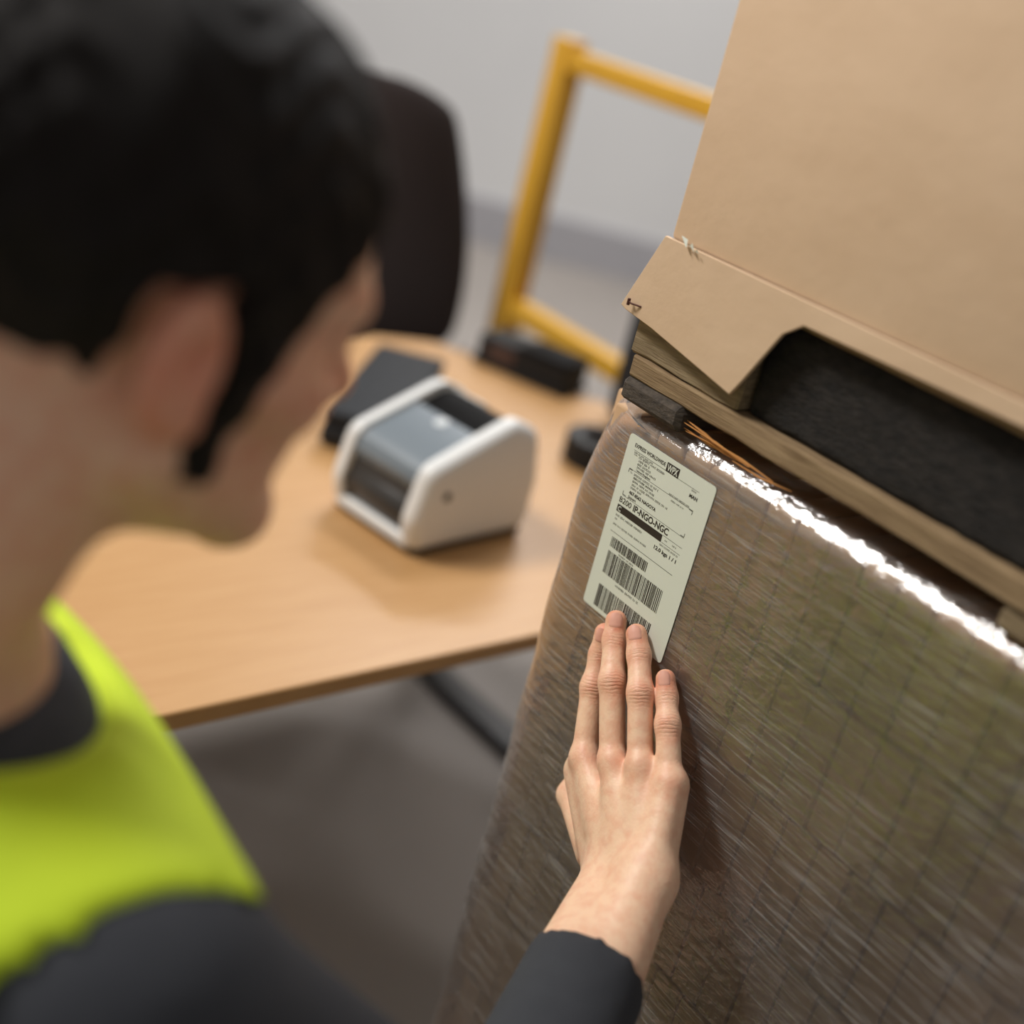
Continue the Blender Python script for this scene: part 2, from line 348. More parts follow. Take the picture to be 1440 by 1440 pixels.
# ------------------------------------------------------------------ tape roll and film roll, partly behind the load
q=onz(838,652,ZT)
tr_=empty('tape_roll',(q[0],q[1],ZT),'thick roll of black tape lying on the table beside the wrapped load','tape roll')
lathe('tape',[(.04,0),(.060,0),(.062,.002),(.062,.046),(.060,.048),(.04,.048)],M['black_plastic'],tr_,40,True)
lathe('core',[(.037,0),(.04,0),(.04,.048),(.037,.048)],M['dark_plastic'],tr_,40,True)
q=onz(905,600,ZT)
fr_=empty('film_roll',(q[0],q[1],ZT),'upright roll of dark grey stretch film standing on the table behind the pallet boards','film roll')
lathe('film',[(.038,.02),(.074,.02),(.076,.024),(.076,.258),(.074,.262),(.038,.262)],M['case_grey'],fr_,40,True)
lathe('core',[(.034,0),(.038,0),(.038,.282),(.034,.282)],M['dark_plastic'],fr_,40,True)

# ------------------------------------------------------------------ yellow barrier beyond the table
B0=atd(716,428,3.2); zr=B0[2]
yb=empty('safety_barrier',(B0[0],B0[1],0),'yellow steel barrier with an upright post and a horizontal rail beyond the table','barrier')
w=.031
box('post',(-w,-w,.01),(w,w,1.34),M['yellow_paint'],yb,.006)
box('post',(.86-w,-w,.01),(.86+w,w,1.34),M['yellow_paint'],yb,.006)
box('rail',(w,-.024,zr-.026),(.86-w,.024,zr+.026),M['yellow_paint'],yb,.006)
box('rail',(w,-.024,1.27),(.86-w,.024,1.32),M['yellow_paint'],yb,.006)
for x in (0,.86):
    pl=box('base_plate',(x-.08,-.08,0),(x+.08,.08,.012),M['yellow_paint'],yb,.003)
    for sx in (-.055,.055):
        for sy in (-.055,.055):
            b_=lathe('bolt',[(0,.01),(.008,.01),(.009,0)],M['black_steel'],pl,6); b_.location=(x+sx,sy,.012)

# ------------------------------------------------------------------ office chair on the far side of the table
C0=atd(545,400,3.05); rzc=math.atan2(fw[1],fw[0])-math.pi/2
ch=empty('office_chair',(C0[0],C0[1],0),'dark brown upholstered office chair with tall back on the far side of the table','chair',rz=rzc)
zb=atd(590,483,3.0)[2]-.045
xr=.155
V=[];F=[];nu,nv=9,9
def back_pts(y0,sgn):
    for i in range(nv):
        for j in range(nu):
            u=j/(nu-1)*2-1; v=i/(nv-1)*2-1
            su=u*math.sqrt(1-v*v*.28); sv=v*math.sqrt(1-u*u*.28)
            V.append((xr-.235+.30*su*(1-.40*(v+1)/2),y0+sgn*(.03*(1-u**4)*(1-v**4))+.05*u*u-.02*v*v, zb+.29+.32*sv))
back_pts(.0,-1); back_pts(.035,1)
for k in range(2):
    for i in range(nv-1):
        for j in range(nu-1):
            a_=k*nu*nv+i*nu+j; f=(a_,a_+1,a_+nu+1,a_+nu); F.append(f if k==0 else f[::-1])
rim=[j for j in range(nu)]+[i*nu+nu-1 for i in range(1,nv)]+[(nv-1)*nu+j for j in range(nu-2,-1,-1)]+[i*nu for i in range(nv-2,0,-1)]
for i in range(len(rim)):
    a_,b_=rim[i],rim[(i+1)%len(rim)]; F.append((b_,a_,a_+nu*nv,b_+nu*nv))
ob=mesh_obj('backrest',V,F,M['chair_fabric'],ch,True); sm=ob.modifiers.new('s','SUBSURF'); sm.levels=1; sm.render_levels=2
xc=xr-.235
box('seat',(xc-.25,-.52,.44),(xc+.25,-.04,.52),M['chair_fabric'],ch,.035,4)
box('back_support',(xc-.03,-.06,.40),(xc+.03,.07,.44),M['black_steel'],ch,.008); box('back_stem',(xc-.03,.045,.42),(xc+.03,.07,zb+.3),M['black_steel'],ch,.008)
tube('gas_column',[(xc,-.27,.10),(xc,-.27,.44)],.025,M['black_steel'],ch)
for k in range(5):
    a_=k*2*math.pi/5+.3; ex=(xc+.29*math.cos(a_),-.27+.29*math.sin(a_))
    lg_=tube('base_arm',[(xc,-.27,.12),(ex[0],ex[1],.075)],[.03,.02],M['black_plastic'],ch)
    cs_=lathe('castor',[(0,-.012),(.024,-.012),(.027,-.008),(.027,.008),(.024,.012),(0,.012)],M['black_plastic'],lg_,16); cs_.location=(ex[0],ex[1],.028); cs_.rotation_euler=(math.pi/2,0,a_)
# ------------------------------------------------------------------ pallet timber helper
def rough_board(name, lo, hi, mat, parent, amp=.0012, step=.03, bev=.002, seed=0):
    rs=random.Random(seed); bm=box_bm(lo,hi,bev,1)
    L=[hi[i]-lo[i] for i in range(3)]; ax=max(range(3),key=lambda i:L[i]); nc=min(40,max(2,int(L[ax]/step)))
    for k in range(1,nc):
        co=[0,0,0]; co[ax]=lo[ax]+L[ax]*k/nc; no=[0,0,0]; no[ax]=1
        bmesh.ops.bisect_plane(bm,geom=bm.verts[:]+bm.edges[:]+bm.faces[:],plane_co=co,plane_no=no)
    cache={}
    for v in bm.verts:
        k=round(v.co[ax]/L[ax]*nc)
        if k not in cache: cache[k]=[rs.uniform(-1,1) for _ in range(3)]
        s=cache[k]
        for i in range(3):
            e=amp*(.55*s[i]+.45*rs.uniform(-1,1))
            if i==ax: e*=.6
            v.co[i]+=e
    return bm_obj(name,bm,mat,parent,True,False,math.radians(30))

# ------------------------------------------------------------------ floor pallet under the load
X0,X1,Y1=-.071,.82,.80
base=empty('pallet',(0,0,0),'wooden pallet on the floor carrying the film-wrapped load','pallet')
for y in (.0,.34,.68): rough_board('skid_board',(X0,y,0),(X1,y+.10,.022),M['wood_brown'],base,seed=int(y*100)+1)
for x in (X0,.315,.70):
    for y in (.0,.34,.68): rough_board('block',(x,y,.022),(x+.12,y+.10,.131),M['wood_grey'],base,seed=int(x*99+y*70)+5)
for x in (X0,.315,.70): rough_board('stringer_board',(x,0,.131),(x+.12,Y1,.153),M['wood_brown'],base,seed=int(x*77)+9)
for k in range(6): rough_board('deck_board',(X0,k*.14,.153),(X1,k*.14+.10,.175),M['wood_brown'],base,seed=30+k)

# ------------------------------------------------------------------ brown packets: ten layers, packed on edge
PW,PH=.0305,.101
def packet_mesh(i):
    rs=random.Random(i); bm=box_bm((.0006,0,.0006),(PW-.0006,.77,PH-.0009),.0028,2)
    for v in bm.verts:
        v.co.x+=rs.uniform(-.0003,.0003); v.co.y+=rs.uniform(-.0004,.0004)
    me=bpy.data.meshes.new('packet'); bm.normal_update(); bm.to_mesh(me); bm.free()
    me.polygons.foreach_set('use_smooth',[True]*len(me.polygons)); me.set_sharp_from_angle(angle=math.radians(50)); me.materials.append(M['packet']); return me
pmeshes=[packet_mesh(i) for i in range(5)]
rs=random.Random(3)
for r in range(10):
    off=.0 if r%2<1 and r!=2 else -.0145
    off=[0,0,-.0145,0,-.0145,0,-.0145,0,-.0145,0][r]
    for k in range(-6,23):
        x=.115+k*PW+off
        if x<X0+.001 or x+PW>X1-.001: continue
        ys=.0012+rs.uniform(0,.0022)
        if x<-.045: ys=.034
        elif x<-.03: ys=.006
        o=bpy.data.objects.new('cardboard_packet',pmeshes[rs.randrange(5)]); col.objects.link(o)
        o.location=(x,ys,Z0+.166-PH*(r+1)); 
        tag(o,'narrow brown cardboard packet stacked on edge inside the clear-film-wrapped load','packet','brown packets inside the wrapped load')

# ------------------------------------------------------------------ cardboard corner guard on the near-left upright corner
def film_ring(z):
    """corner radius and inset of the film at a height above the label's lower edge"""
    t=max(0,(z-.085)/(.1765-.085)); return .05+.045*t**1.4, .013*max(0,(z-.158)/.0185)**2.2
def corner_guard():
    zs=list(np.linspace(-.088,.08,8))+list(np.linspace(.09,.162,10)); V=[];F=[];m=None
    for z in zs:
        r,ins=film_ring(z)
        for inset in (.0010,.0034):
            cx,cy=X0+ins+r,-.0035+ins+r; q=[(.003,-.0035+ins+inset)]
            for i in range(15):
                a=-math.pi/2-math.pi/2*i/14; q.append((cx+(r-inset)*math.cos(a),cy+(r-inset)*math.sin(a)))
            q.append((X0+ins+inset,.13)); q=q if inset<.002 else q[::-1]
            V+=[(x,y,z+Z0+(.006*math.sin(x*300) if z<-.08 else 0)) for x,y in q]
    m=len(V)//len(zs)
    for i in range(len(zs)-1):
        for k in range(m): F.append((i*m+k,i*m+(k+1)%m,(i+1)*m+(k+1)%m,(i+1)*m+k))
    F+=[tuple(range(m))[::-1],tuple(range((len(zs)-1)*m,len(zs)*m))]
    o=mesh_obj('corner_guard',V,F,M['corner_card'],None,True); b=bmesh.new(); b.from_mesh(o.data); bmesh.ops.recalc_face_normals(b,faces=b.faces[:]); b.to_mesh(o.data); b.free()
    o.data.set_sharp_from_angle(angle=math.radians(40)); return o
cb=corner_guard()
tag(cb,'tan cardboard guard bent round the upright corner of the load under the film','corner guard')

# ------------------------------------------------------------------ stretch film
def film():
    zs=[.178-Z0+.004]+list(np.linspace(-.8,-.1,15))+list(np.linspace(-.08,.09,10))+[.105,.12,.132,.143,.152,.159,.165,.170,.1735,.1755,.1765]
    V=[];F=[];nper=None
    for z in zs:
        r,ins=film_ring(z)
        x0,x1,y0,y1=X0+ins,X1-ins,-.0035+ins,Y1-ins
        pts=[]
        for (cx,cy,a0) in ((x0+r,y0+r,math.pi),(x1-r,y0+r,1.5*math.pi),(x1-r,y1-r,0),(x0+r,y1-r,.5*math.pi)):
            for i in range(17):
                a=a0+math.pi/2*i/16; pts.append((cx+r*math.cos(a),cy+r*math.sin(a)))
        # straight sides, sampled
        full=[]
        for i in range(len(pts)):
            a=np.array(pts[i]);b=np.array(pts[(i+1)%len(pts)]); d=np.linalg.norm(b-a); m=max(1,int(d/.03)) if (i%17)==16 else 1
            if (i%17)==16: m=24
            for k in range(m): full.append(a+(b-a)*k/m)
        nper=len(full)
        for j,q in enumerate(full):
            wv=.0007*math.sin(q[0]*37+z*60)+.0005*math.sin(q[1]*51-z*43)
            d=np.array([q[0]-(x0+x1)/2,q[1]-(y0+y1)/2]); d/=np.linalg.norm(d)
            if q[1]<.001 : wv=min(wv,.0)*.3
            V.append((q[0]+d[0]*wv,q[1]+d[1]*wv,z+Z0))
    m=len(zs)
    for i in range(m-1):
        for j in range(nper): F.append((i*nper+j,i*nper+(j+1)%nper,(i+1)*nper+(j+1)%nper,(i+1)*nper+j))
    # turned-in top edge
    b0=(m-1)*nper
    c=np.mean(np.array(V[b0:]),0)
    for j in range(nper):
        v=np.array(V[b0+j]); d=c-v; d[2]=0; d/=np.linalg.norm(d); V.append(tuple(v+d*.09+np.array([0,0,-.0012])))
    for j in range(nper): F.append((b0+j,b0+(j+1)%nper,b0+nper+(j+1)%nper,b0+nper+j))
    return mesh_obj('stretch_film',V,F,M['film'],None,True)
tag(film(),'clear glossy stretch film wound round the load of brown packets','stretch film')

# ------------------------------------------------------------------ shipping label
LH=.1544; LW=.102; LY=-.0040
lb=empty('shipping_label',(0,0,Z0),'pale address label with three barcodes stuck on the film under the fingertips','label')
pp=round_poly([(0,0),(LW,0),(LW,LH),(0,LH)],[.0035]*4,5)
prism('label_paper',pp,'y',LY-.0002,LY+.0002,M['label_paper'],lb)
INKY=LY-.00032
quads={'text':[], 'soft':[]}
def quad(store,u0,v0,u1,v1): store.append([(u0,v0),(u1,v0),(u1,v1),(u0,v1)])
def quads_obj(name,qs,mat,y=INKY):
    V=[];F=[]
    for q in qs:
        n0=len(V); V+=[(u/1000,y,LH-v/1000) for u,v in q]; F.append((n0+3,n0+2,n0+1,n0))
    return mesh_obj(name,V,F,mat,lb)
def text_bm(bm,s,u0,v,u1,h,bold=0.,y=INKY):
    """text from u0 to u1 with its baseline at v and capital height h (mm on the label)"""
    cu=bpy.data.curves.new('t','FONT'); cu.body=s; cu.size=1; cu.fill_mode='FRONT'; cu.resolution_u=3; cu.offset=bold
    ob=bpy.data.objects.new('t',cu); col.objects.link(ob); dg=bpy.context.evaluated_depsgraph_get()
    me=bpy.data.meshes.new_from_object(ob.evaluated_get(dg)); bpy.data.objects.remove(ob); bpy.data.curves.remove(cu)
    X=np.array([v_.co[:] for v_ in me.vertices]); 
    x0,x1=X[:,0].min(),X[:,0].max(); sx=(u1-u0)/(x1-x0); sy=h/.69
    for v_ in me.vertices: v_.co=((u0+(v_.co.x-x0)*sx)/1000,y,(LH*1000-v+(max(v_.co.y,-.012) if s.isupper() else v_.co.y)*sy)/1000)
    if isinstance(bm,str): me.name='text_line'; link('text_line',me,M[bm],lb)
    else: bm.from_mesh(me); bpy.data.meshes.remove(me)
T='ink'; S='ink_soft'
def unread(mat,u0,v,u1,h,seed):
    """a line of print too small to read in the photograph: letter-sized strokes in word groups"""
    rg=random.Random(seed); qs=[]; u=u0; left=rg.randint(3,8)
    while u<u1-h*.4:
        w=h*rg.uniform(.45,.7); t=h*.17
        if left<=0: u+=h*.55; left=rg.randint(2,8); continue
        quad(qs,u,v-h,u+t,v)
        k=rg.randrange(4)
        if k!=1: quad(qs,u+t,v-h,min(u+w,u1),v-h+t)
        if k!=2: quad(qs,u+t,v-h*.55,min(u+w,u1),v-h*.55+t)
        if k>1: quad(qs,u+t,v-t,min(u+w,u1),v)
        u+=w+h*.22; left-=1
    quads_obj('text_line',qs,M[mat])
text_bm(T,'EXPRESS WORLDWIDE',8.6,8.6,45.8,3.1,.02)
unread(S,10,13.4,34,1.3,1)
unread(T,16.4,15.4,48.5,1.7,2)
unread(T,17.3,18.2,31.1,1.8,3); unread(T,16.9,21.0,33.0,1.7,4)
unread(T,17.2,23.6,40.3,1.7,5); text_bm(T,'United Kingdom',17.4,26.1,34.6,1.7,.014)
text_bm(S,'From :',10.4,15.0,14.8,1.4); text_bm(T,'To :',11.5,30.2,14.6,1.5)
unread(T,16.5,30.4,47.3,1.7,6); text_bm(T,'(BROTHER JAPAN)',16.6,33.1,40.9,1.7,.014)
unread(T,16.9,36.0,43.5,1.7,7); unread(S,17.2,38.9,61.3,1.7,8)
unread(S,16.7,41.6,30.5,1.6,9)
text_bm(T,'467-8562 NAGOYA',16.6,46.2,49.7,2.8,.03); text_bm(T,'Japan',16.6,49.6,26.3,2.3,.012)
text_bm(T,'B200',8.6,56.9,23.3,4.6,.01); text_bm(T,'JP-NGO-NGC',25.0,57.3,69.2,5.4,.026)
unread(S,79,13.4,84.5,1.2,10); text_bm(T,'MAN',78.2,18.8,87.2,2.9,.03)
unread(S,58,26.6,82,1.2,11); unread(S,62,30.6,78,1.2,12)
unread(S,68,62.4,71,1.3,13); unread(S,77,62.4,82,1.3,14)
unread(T,9.4,69.4,44.1,1.7,15); unread(S,64,67.8,86,1.3,16)
text_bm(T,'12.0 kgs 1 / 1',59.2,73.2,85.4,3.0,.03); unread(S,9.4,72.6,13,1.3,17)
unread(S,9.2,77.4,51.1,1.5,18)
unread(S,25,98.6,45,1.4,19); unread(T,31.2,124.0,61.4,1.8,20)
rules=[]
def hrule(u0,u1,v,w=.28): quad(rules,u0,v-w/2,u1,v+w/2)
hrule(8.6,87,11.2); hrule(9.4,87,26.9); hrule(10.4,86,50.5); hrule(64.8,87.5,58.9); hrule(65.2,87,64.8); hrule(8.2,86,83.2,.35)
for u,v,sx,sy in ((9.6,27.4,1,1),(86.2,27.4,-1,1),(10.2,49.8,1,-1),(85.6,49.8,-1,-1)):
    quad(rules,min(u,u+sx*4),v-.25,max(u,u+sx*4),v+.25); quad(rules,u-.25,min(v,v+sy*3),u+.25,max(v,v+sy*3))
quads_obj('ruled_line',rules,M['ink'])
quads_obj('black_bar',[[(8.4,59.2),(64.2,59.0),(64.4,65.2),(8.4,65.4)]],M['ink'])
quads_obj('service_box',[[(47.4,4.0),(62.0,3.8),(62.0,11.6),(47.4,11.4)]],M['ink'])
W=bmesh.new(); text_bm(W,'WPX',48.6,10.6,60.8,5.6,.02,INKY-.00015); text_bm(W,'C',9.8,64.5,13.4,4.2,.02,INKY-.00015)
bm_obj('white_lettering',W,M['label_paper'],lb)
def barcode(u0,u1,v0,v1,seed,nb):
    rb=random.Random(seed); ws=[]
    for i in range(nb): ws.append((rb.choice((1,1,1,2,2,3)),rb.choice((1,1,1,2,2))))
    tot=sum(a+b for a,b in ws)-ws[-1][1]; k=(u1-u0)/tot; u=u0; qs=[]
    for a,b in ws: quad(qs,u,v0,u+a*k,v1); u+=(a+b)*k
    quads_obj('barcode',qs,M['ink'])
barcode(12.6,58.2,87.0,95.8,1,34); barcode(12.8,82,99.6,119.9,2,46); barcode(13.4,80.6,130.6,150.6,5,44)

# ------------------------------------------------------------------ pallet on top of the load
tpal=empty('pallet',(0,0,Z0+.1765),'weathered wooden pallet lying on top of the wrapped load','pallet')
h0=.0
rough_board('skid_board',(-.021,-.010,0),(.050,.80,.0185),M['wood_dark'],tpal,.0016,.03,.004,seed=41)
for x in (.34,.72): rough_board('skid_board',(x,-.004,0),(x+.09,.80,.0165),M['wood_grey'],tpal,.0012,.03,.003,seed=int(x*100))
for y,s in ((-.006,51),(.36,52),(.70,53)): rough_board('stringer_board',(-.020,y,.0190),(.84,y+.098,.0365),M['wood_brown'],tpal,.0009,.03,.0015,seed=s)
for x,w_ in ((-.026,.122),(.35,.10),(.72,.11)):
    for y in (-.004,.36,.70): rough_board('block',(x,y,.0368),(x+w_,y+.095,.112),M['wood_grey'],tpal,.0012,.02,.002,seed=int(x*50+y*90)+60)
for k in range(6): rough_board('deck_board',(-.015,-.004+k*.14,.1125),(.84,-.004+k*.14+.105,.132),M['wood_brown'],tpal,.0009,.03,.002,seed=80+k)
pad=box_bm((.098,.004,0),(.345,.34,.074),.006,2)  # dark filler added partly to darken the pallet's opening
for k in range(1,24): bmesh.ops.bisect_plane(pad,geom=pad.verts[:]+pad.edges[:]+pad.faces[:],plane_co=(.098+.0103*k,0,0),plane_no=(1,0,0))
for k in range(1,8): bmesh.ops.bisect_plane(pad,geom=pad.verts[:]+pad.edges[:]+pad.faces[:],plane_co=(0,0,.0093*k),plane_no=(0,0,1))
rp_=random.Random(8)
for v in pad.verts:
    if v.co.z>.001: v.co+=Vector((rp_.uniform(-1,1),rp_.uniform(-1,1),rp_.uniform(-1,.2)))*.0012
po=bm_obj('gap_darkening_pad',pad,newmat('gap_dark_fibre',(46,41,37),.95,noise=(70,(1,1,2.5),.2,(16,14,13)),bump=(160,(1,1,3),1.,.004)),None,True)
po.location=(0,0,Z0+.1765+.0368); tag(po,'dark fibrous pad added in the opening of the top pallet, partly to darken it','pad')
# torn splinters in the gap beside the dark board end
sp=[((962,594),(1050,668),.0011),((960,600),(1040,655),.0009),((965,590),(1020,640),.0012),((975,598),(1062,672),.0010),((964,606),(1030,648),.0008),((985,612),(1056,664),.0013),((1000,620),(1085,684),.0010),((1030,648),(1110,700),.0009)]
for i,(a,b,r) in enumerate(sp):
    A=ony(*a,-.004+.002*(i%3)); Bp=ony(*b,.004+.003*(i%2)); A[2]=max(A[2],Z0+.1785); Bp[2]=max(Bp[2],Z0+.1785)
    mid=(A+Bp)/2+np.array([0,-.001,.0015*(-1)**i]); o3=np.array(tpal.location)
    tube('splinter',[A-o3,mid-o3,Bp-o3],[r*.35,r,r*.5],M['wood_raw'],tpal,5)

# ------------------------------------------------------------------ carton standing on the top pallet, a lower flap hanging down
ZC=Z0+.1765+.132
ct=empty('carton',(0,0,ZC),'tan cardboard carton on the top pallet with one flap hanging over the pallet blocks','carton')
bmc=box_bm((-.010,-.0115,.0005),(.56,.42,.300),.004,2)
bm_obj('body',bmc,M['carton'],ct,True,False,math.radians(35))
def pt(x,z): return (x,z-(ZC-Z0))
# flap: outline on the front plane, gently bowed
outl=[(-.012,.3105),(-.0395,.247),(-.033,.2450),(.0,.2415),(.050,.2335),(.0945,.2262),(.1015,.2385),(.124,.283),(.139,.2945),(.30,.297),(.54,.300),(.54,.3105)]
fl_=[pt(*q) for q in outl]
prism('flap',fl_,'y',-.0150,-.0117,M['carton'],ct,.0006,1)
# crumpled tear near the flap's fold and the creased edge strip
for i,(a,sz) in enumerate((((972,344),.006),((980,348),.0045),((966,338),.005),((986,352),.0035))):
    c=ony(*a,-.0165)-np.array(ct.location); rs=random.Random(i)
    mesh_obj('torn_paper',[(c[0]+rs.uniform(-sz,sz),c[1]-rs.uniform(0,.003),c[2]+rs.uniform(-sz,sz)) for _ in range(4)],[(0,1,2),(0,2,3),(1,2,3)],M['label_paper'],ct)
nl=empty('nail',tuple(ony(893,429,-.018)),'small rusty bent nail sticking out at the carton flap corner','nail')
tube('shank',[(0.004,.003,0),(-.004,-.001,.0),(-.007,-.001,.001)],.0008,M['steel'],nl,6); tube('head',[(-.0068,-.001,-.0022),(-.0068,-.001,.0030)],.0013,M['steel'],nl,6)

# ---- implicit surfaces: small signed-distance toolkit and surface nets (numpy only) ----
def smin(a,b,k):
    h=np.clip(.5+.5*(b-a)/k,0,1)
    return b+(a-b)*h-k*h*(1-h)
def s_ball(P,c,r): return np.sqrt(((P-np.asarray(c,np.float32))**2).sum(-1))-np.float32(r)
def s_ell(P,c,r):
    r=np.asarray(r,np.float32); q=(P-np.asarray(c,np.float32))
    k0=np.sqrt(((q/r)**2).sum(-1)); k1=np.sqrt(((q/(r*r))**2).sum(-1))+1e-9
    return k0*(k0-1)/k1
def s_cone(P,a,b,ra,rb):
    a=np.asarray(a,np.float32);b=np.asarray(b,np.float32);ab=b-a
    t=np.clip(((P-a)@ab)/np.float32(ab@ab+1e-12),0,1)
    d=P-a-t[...,None]*ab
    return np.sqrt((d**2).sum(-1))-(ra+(rb-ra)*t).astype(np.float32)
def grid(lo,hi,h):
    ax=[np.arange(lo[i],hi[i]+h,h,dtype=np.float32) for i in range(3)]
    return np.stack(np.meshgrid(*ax,indexing='ij'),-1)
def surface_nets(F,lo,h):
    S=F<0; n=F.shape
    c=[slice(0,-1),slice(1,None)]
    cs=np.zeros([m-1 for m in n]+[3],np.float32); cnt=np.zeros([m-1 for m in n],np.float32)
    import itertools
    for ax in range(3):
        o=[a for a in range(3) if a!=ax]
        for i,j in itertools.product((0,1),(0,1)):
            s0=[None]*3; s0[ax]=c[0]; s0[o[0]]=c[i]; s0[o[1]]=c[j]
            s1=list(s0); s1[ax]=c[1]; s0=tuple(s0); s1=tuple(s1)
            m=S[s0]!=S[s1]
            d=F[s0]-F[s1]; t=np.where(m,F[s0]/np.where(d==0,1,d),0)
            cs[...,ax]+=np.where(m,t,0); cs[...,o[0]]+=np.where(m,i,0); cs[...,o[1]]+=np.where(m,j,0)
            cnt+=m
    act=cnt>0
    idx=-np.ones(act.shape,np.int64); idx[act]=np.arange(act.sum())
    base=np.argwhere(act).astype(np.float32)
    V=(base+cs[act]/cnt[act][:,None])*h+np.asarray(lo,np.float32)
    Q=[]
    for ax in range(3):
        o=[(ax+1)%3,(ax+2)%3]
        s0=[slice(None)]*3;s1=[slice(None)]*3
        s0[ax]=slice(0,-1);s1[ax]=slice(1,None)
        for q in o: s0[q]=slice(1,-1);s1[q]=slice(1,-1)
        A=S[tuple(s0)];B=S[tuple(s1)]
        for flip,mask in ((0,A&~B),(1,~A&B)):
            e=np.argwhere(mask)
            if not len(e): continue
            e=e.copy(); e[:,o[0]]+=1; e[:,o[1]]+=1
            def cell(d0,d1):
                k=e.copy(); k[:,o[0]]-=d0; k[:,o[1]]-=d1
                return idx[k[:,0],k[:,1],k[:,2]]
            q=np.stack([cell(1,1),cell(0,1),cell(0,0),cell(1,0)],1)
            Q.append(q[:,::-1] if flip else q)
    Q=np.concatenate(Q)
    return V,Q
def relax(V,Q,n=2,f=.5):
    e=np.concatenate([Q[:,[0,1]],Q[:,[1,2]],Q[:,[2,3]],Q[:,[3,0]]])
    for _ in range(n):
        s=np.zeros_like(V);k=np.zeros(len(V),np.float32)
        np.add.at(s,e[:,0],V[e[:,1]]);np.add.at(s,e[:,1],V[e[:,0]])
        np.add.at(k,e[:,0],1);np.add.at(k,e[:,1],1)
        V=np.where(k[:,None]>0,V+(s/np.maximum(k,1)[:,None]-V)*f,V)
    return V
# head in its own frame: x to its right, y forward, z up, origin between the ears (metres)
def skull(P,grow=0.):
    d=s_ell(P,(0,-.016,.045),(.075+grow,.097+grow,.083+grow))
    return smin(d,s_ell(P,(0,.03,.045),(.060+grow,.062+grow,.062+grow)),.02)
def head_sdf(P):
    d=skull(P)
    d=smin(d,s_ell(P,(0,.036,-.035),(.058,.056,.078)),.025)
    ax=np.abs(P[...,0]); M=P.copy(); M[...,0]=ax
    d=smin(d,s_cone(M,(.050,.000,-.052),(.012,.078,-.098),.017,.016),.022)
    d=smin(d,s_ball(P,(0,.079,-.100),.019),.02)
    d=smin(d,s_cone(M,(0,.086,.024),(.044,.072,.022),.012,.011),.016)
    d=smin(d,s_cone(M,(.050,.058,-.022),(.060,.030,-.016),.014,.011),.02)
    k=np.float32(.012); c=s_ball(M,(.031,.101,.004),.015)
    d=-smin(-d,c,k)
    d=smin(d,s_ball(M,(.031,.077,.004),.0125),.003)
    d=smin(d,s_cone(P,(0,.090,.010),(0,.114,-.028),.0075,.0115),.012)
    d=smin(d,s_ball(M,(.010,.103,-.032),.0085),.006)
    d=smin(d,s_cone(M,(0,.096,-.055),(.018,.088,-.057),.006,.004),.006)
    d=smin(d,s_cone(M,(0,.094,-.066),(.015,.087,-.065),.0065,.004),.006)
    # ears
    e=s_ell(M,(.078,-.018,-.006),(.009,.017,.031)); e=smin(e,s_ball(M,(.076,-.010,-.030),.008),.008)
    e=np.maximum(e,-s_ell(M,(.089,-.014,-.002),(.010,.009,.016)))
    d=smin(d,e,.005)
    d=smin(d,s_cone(P,(0,-.030,-.040),(0,-.075,-.200),.056,.060),.03)
    return d
def hair_sdf(P):
    ax=np.abs(P[...,0]); y=P[...,1]; z=P[...,2]
    d=skull(P,.011)
    M=P.copy(); M[...,0]=ax
    d=smin(d,s_cone(M,(.062,.016,.0),(.057,.010,-.072),.016,.011),.01)
    nz=.0025*np.sin(P[...,0]*210+7*np.sin(y*60))*np.sin(y*90+z*170)
    d=d+nz
    # face side limit of the hair: forehead line, temple, sideburn
    front=np.where(z>.062,.060-(z-.062)*.30,np.interp(z,[-.085,-.06,-.03,.0,.03,.062],[.008,.020,.027,.032,.040,.060]).astype(np.float32))
    low=np.where(y>-.002,-.060,np.where(y>-.040,np.interp(y,[-.040,-.002],[.022,.030]),-.075))
    d=np.maximum(d,(y-front)*.8)
    d=np.maximum(d,(low-z)*.8)
    return d
HEAD_ANGLES=(0.0951,-0.1898,0.0594)   # turn, nod, tilt
HEAD_C=(.1792,-.4915,.3177)
# ------------------------------------------------------------------ person kneeling beside the load
pe=empty('person',(.0,-.6,0),'person with short dark hair and lime safety vest pressing the label flat with one hand','person')
PO=np.array([.0,-.6,0])
def sdf_obj(name,V,Q,mat,parent,offset=PO):
    return mesh_obj(name,V-offset,Q,mat,parent,True)
yaw,pitch,roll=HEAD_ANGLES
cy,sy,cp,sp_,cr,sr=(math.cos(yaw),math.sin(yaw),math.cos(pitch),math.sin(pitch),math.cos(roll),math.sin(roll))
HR=np.array([[cy,-sy,0],[sy,cy,0],[0,0,1]])@np.array([[1,0,0],[0,cp,-sp_],[0,sp_,cp]])@np.array([[cr,0,sr],[0,1,0],[-sr,0,cr]])
HC=np.array([HEAD_C[0],HEAD_C[1],HEAD_C[2]+Z0])
lo=(-.1,-.13,-.215); h=.0026
G=grid(lo,(.1,.135,.145),h); hv,hq=surface_nets(head_sdf(G),lo,h); hv=relax(hv,hq,2)
head_local=hv.copy(); hv=hv@HR.T.astype(np.float32)+HC
Gh=grid(lo,(.1,.135,.155),.003); av,aq=surface_nets(hair_sdf(Gh),lo,.003); av=relax(av,aq,1,.4)@HR.T+HC

